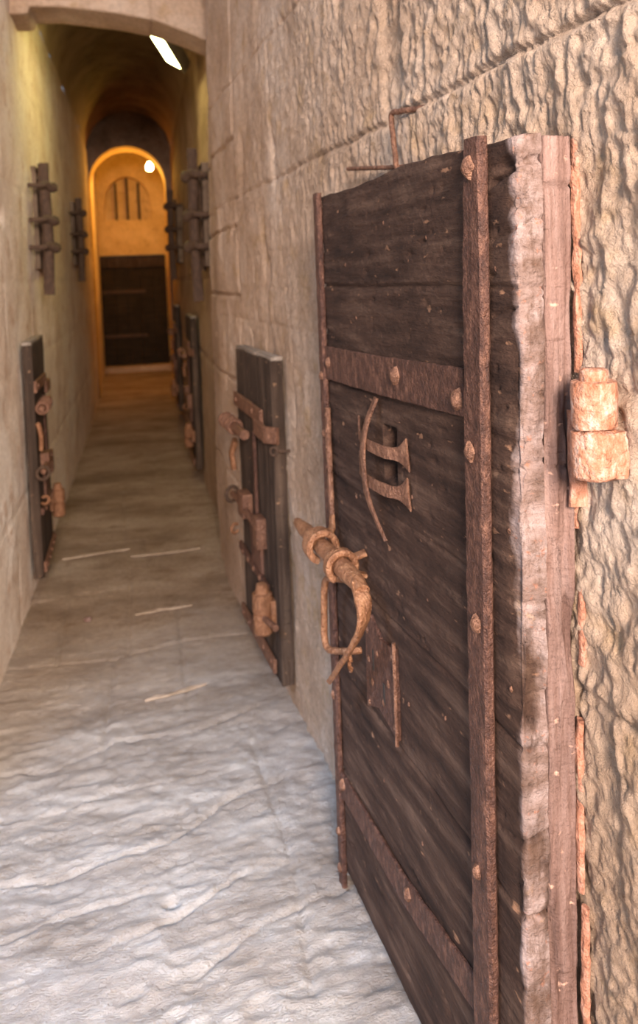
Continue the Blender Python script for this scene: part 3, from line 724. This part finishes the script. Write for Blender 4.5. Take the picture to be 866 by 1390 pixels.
# ================================================================== SMALL CELL DOORS
def cell_door(root, W, H, z0):
    t = .045
    zz = np.linspace(z0, H, 120); s_ = np.linspace(0, W, 50)
    sec = [(0, t)]+[(0, .006)]+[(a, 0) for a in s_]+[(W, .006), (W, t)]
    sec = np.array(sec); Sg = np.repeat(sec[:, 0][:, None], 120, 1); Ng = np.repeat(sec[:, 1][:, None], 120, 1); Zg = np.repeat(zz[None], len(sec), 0)
    hgt = .003*fbm(Sg*30, Zg*4, 501, 3)
    for a in (W/3, 2*W/3): hgt -= .006*np.exp(-((Sg-a)/.008)**2)
    P = np.stack([Sg, Ng-hgt, Zg+.010*fbm(Sg*7, Zg*0, 511, 2)*(Zg > H-.02)], -1)
    c = P[:, -1:].copy(); c[..., 1] = t; c0 = P[:, :1].copy(); c0[..., 1] = t
    grid_mesh('plank_panel', np.concatenate([c0, P, c], 1), M['small_wood'], root)
    MB(.002, 1).box((-.003, .001, H-.004), (W+.003, t+.002, H+.012), .004).build('top_edge', M['grey_wood'], root)
    X1 = (1, 0, 0); Z1 = (0, 0, 1)
    def st(name, pts, wd, th, side, mat='strap', riv=(), sc=None, sd=0):
        m = MB(.0012, sd); m.strap(pts, wd, th, side, res=.02, scales=sc); o = m.build(name, M[mat], root)
        for a, b_, c in riv: MB(.001, sd).rivet((a, b_, c), OUT, .012, 1.1, .6).build('rivet', M['strap2'], o)
        return o
    st('upper_band', [(-.01, -.010, 1.085), (.3, -.012, 1.082), (W-.12, -.012, 1.075)], .060, .014, Z1, sd=1, riv=((.05, -.018, 1.085), (.35, -.018, 1.08)), mat='strap2')
    st('hinge_strap', [(W-.20, -.020, 1.03), (W-.02, -.024, 1.03), (W+.03, .01, 1.03)], .062, .014, Z1, sd=2, mat='strap2')
    st('lower_band', [(-.01, -.012, .445), (W-.12, -.014, .425)], .034, .016, Z1, sd=3, riv=[(.08+.1*k, -.022, .442-.003*k) for k in range(5)])
    st('bottom_band', [(-.012, -.012, z0+.06), (W-.06, -.012, z0+.05)], .055, .014, Z1, sd=4, mat='strap2', riv=[(.03+.12*k, -.019, z0+.06) for k in range(5)])
    m = MB(.001, 5); m.tube([(-.11, -.045, .985), (-.10, -.045, .985), (.30, -.040, .98)], [.014, .024, .022, .020, .020], 14, res=.02)
    for k in range(4): m.ring((-.06+.062*k, -.043, .985), X1, .027, .008, 0, 360, 16, width=.020)
    sb = m.build('sliding_bolt', M['strap2'], root)
    st('side_hasp', [(-.015, -.015, .90), (-.035, -.030, .84), (-.02, -.025, .77)], .05, .02, X1, mat='bolt', sd=6)
    m = MB(.001, 7); m.tube([(-.05, -.03, .66), (.10, -.032, .665), (.42, -.030, .64)], .013, 12, res=.02); m.box((.12, -.045, .62), (.22, 0, .72), .006); m.box((.36, -.040, .56), (.44, 0, .68), .006)
    m.build('lock_bolt', M['strap2'], root)
    MB(.0008).ring((-.06, -.03, .655), (1, .5, 0), .032, .008, 0, 360, 20).build('ring', M['far_iron'], root)
    MB(.0008).ring((-.03, -.03, .44+.07), (1, .6, 0), .020, .007, 0, 290, 16).build('hook', M['bolt'], root)
    m = MB(.001, 8); m.prism([(.20, .63), (.27, .60), (.38, .585), (.38, .44), (.22, .45)], -.014, 0, bev=.003); m.build('lock_plate', M['strap'], root)
    st('upright_bar', [(.34, -.012, 1.0), (.345, -.013, .68)], .028, .012, X1, sd=9)
    m = MB(.002, 10); hx = W-.085
    m.disc((hx, -.045, .27), Z1, .034, .16, 20, [(.026, 0), (.036, .01), (.036, .075), (.030, .08), (.030, .085), (.038, .09), (.038, .155), (.026, .16), (.020, .19), (.012, .195)])
    m.box((hx-.03, -.02, .31), (hx+.03, .01, .40), .004)
    hb = m.build('hinge_barrel', M['bolt'], root)
    MB(.001, 11).tube([(hx+.03, -.045, .34), (W+.05, -.03, .345)], .012, 10, res=.02).build('hinge_pin', M['strap2'], hb)
GRP = 'small iron bound cell doors along the passage'
W2 = .60
ang2 = RZ+.0
cd0 = empty('cell_door', (wallx(3.46)-.062, 3.46, 0), ang2); cell_door(cd0, W2, 1.30, .10)
tag(cd0, 'small black iron bound cell door on the right wall, between the big door and the passage entrance', 'door', GRP)
def copy_tree(o, parent=None):
    c = o.copy(); C.objects.link(c); c.parent = parent
    for ch in o.children: copy_tree(ch, c)
    return c
for loc, rz, lab in (((-.555, 4.30, 0), math.pi/2+.02, 'small iron bound cell door hanging low on the pale left wall'),
                     ((.355, 6.98, 0), -math.pi/2+.015, 'small dark cell door on the right passage wall just past the stone jamb'),
                     ((.365, 9.9, 0), -math.pi/2, 'farthest small cell door, lost in shade on the right near the end door')):
    c = copy_tree(cd0); c.location = loc; c.rotation_euler = (0, 0, rz); tag(c, lab, 'door', GRP)

# ================================================================== BARRED CELL WINDOWS
def grille(root):
    MB(.004, 1).strap([(.0, -.085, .02), (.005, -.095, .40), (.01, -.085, .80)], .050, .062, (1, 0, 0), res=.03, scales=[.7, 1, 1, 1, 1, .7]).build('upright_bar', M['far_iron'], root)
    MB(.004, 2).strap([(.30, -.02, .18), (.30, -.025, .74)], .045, .025, (1, 0, 0), res=.03).build('upright_bar', M['far_iron'], root)
    for z in (.30, .46, .66):
        m = MB(.004, z*9)
        m.tube(smooth_path([(-.10, .02, z), (-.09, -.07, z), (-.05, -.10, z+.01), (.0, -.135, z-.008), (.06, -.13, z+.012), (.12, -.07, z), (.36, -.04, z+.01), (.40, .02, z)], 5), [.012, .016, .022, .027, .022, .016, .014, .012], 12)
        m.build('cross_bar', M['far_iron'], root)
GG = 'iron grilles over the cell windows'
g0 = empty('window_grille', (-.62, 5.08, 1.52), math.pi/2); grille(g0)
tag(g0, 'knobbly iron window grille on the left wall, nearest the viewer', 'window grille', GG)
for loc, rz, lab in (((-.625, 7.95, 1.60), math.pi/2, 'dark iron window grille on the left wall, nearer the glowing end'),
                     ((.43, 5.05, 1.44), math.pi/2, 'iron window grille on the right passage wall, beside the stone jamb'),
                     ((.43, 8.65, 1.58), math.pi/2, 'black iron window grille on the right wall, beside the glowing end bay')):
    c = copy_tree(g0); c.location = loc; c.rotation_euler = (0, 0, rz)
    if loc[0] > 0:
        c.scale = (1, -1, 1.2)
    tag(c, lab, 'window grille', GG)

# ================================================================== LAMPS
fx = empty('ceiling_light', (.235, 5.50, 3.16), 0)
tag(fx, 'bright greenish white strip light under the vault just behind the lintel', 'lamp')
fx.rotation_euler = (0, math.radians(30), -math.radians(11.5))
MB().box((-.065, -.60, .005), (.065, .58, .06), .01).box((.05, -.60, -.035), (.065, .58, .03), .004).tube([(0, .3, .05), (-.12, .3, .42)], .01, 8).tube([(0, -.3, .05), (-.12, -.3, .42)], .01, 8).build('housing', M['housing'], fx)
MB().box((-.075, -.57, -.030), (.050, .50, .006), .012).build('diffuser', M['tube'], fx)
bl = empty('wall_bulb', (.212, 12.6, 3.316)); tag(bl, 'glowing round bulb hanging at the top of the yellow end bay', 'lamp')
MB().disc((0, 0, -.055), (0, 0, 1), .05, .1, 20, [(.012, 0), (.04, .015), (.052, .05), (.045, .085), (.02, .115), (.018, .13)]).build('bulb', M['bulb'], bl)
MB().tube([(0, 0, .07), (0, 0, .42)], .008, 8, res=.05).build('cord', M['dark'], bl)
d = bpy.data.lights.new('bulb_light', 'POINT'); d.energy = 52; d.color = (1, .50, .06); d.shadow_soft_size = .06
o = bpy.data.objects.new('bulb_light', d); C.objects.link(o); o.location = (0, 0, -.12); o.parent = bl

# ================================================================== SMALL THINGS ON THE FLOOR
m = MB(.006, 31); m.disc((0, 0, 0), (0, 0, 1), .02, .02, 12, [(.012, 0), (.020, .006), (.018, .015), (.008, .021)]); o = m.build('stone', M['back_wood'])
o.location = (-.32, 3.93, -.003); tag(o, 'small reddish stone lying on the slabs near the left cell door', 'stone')
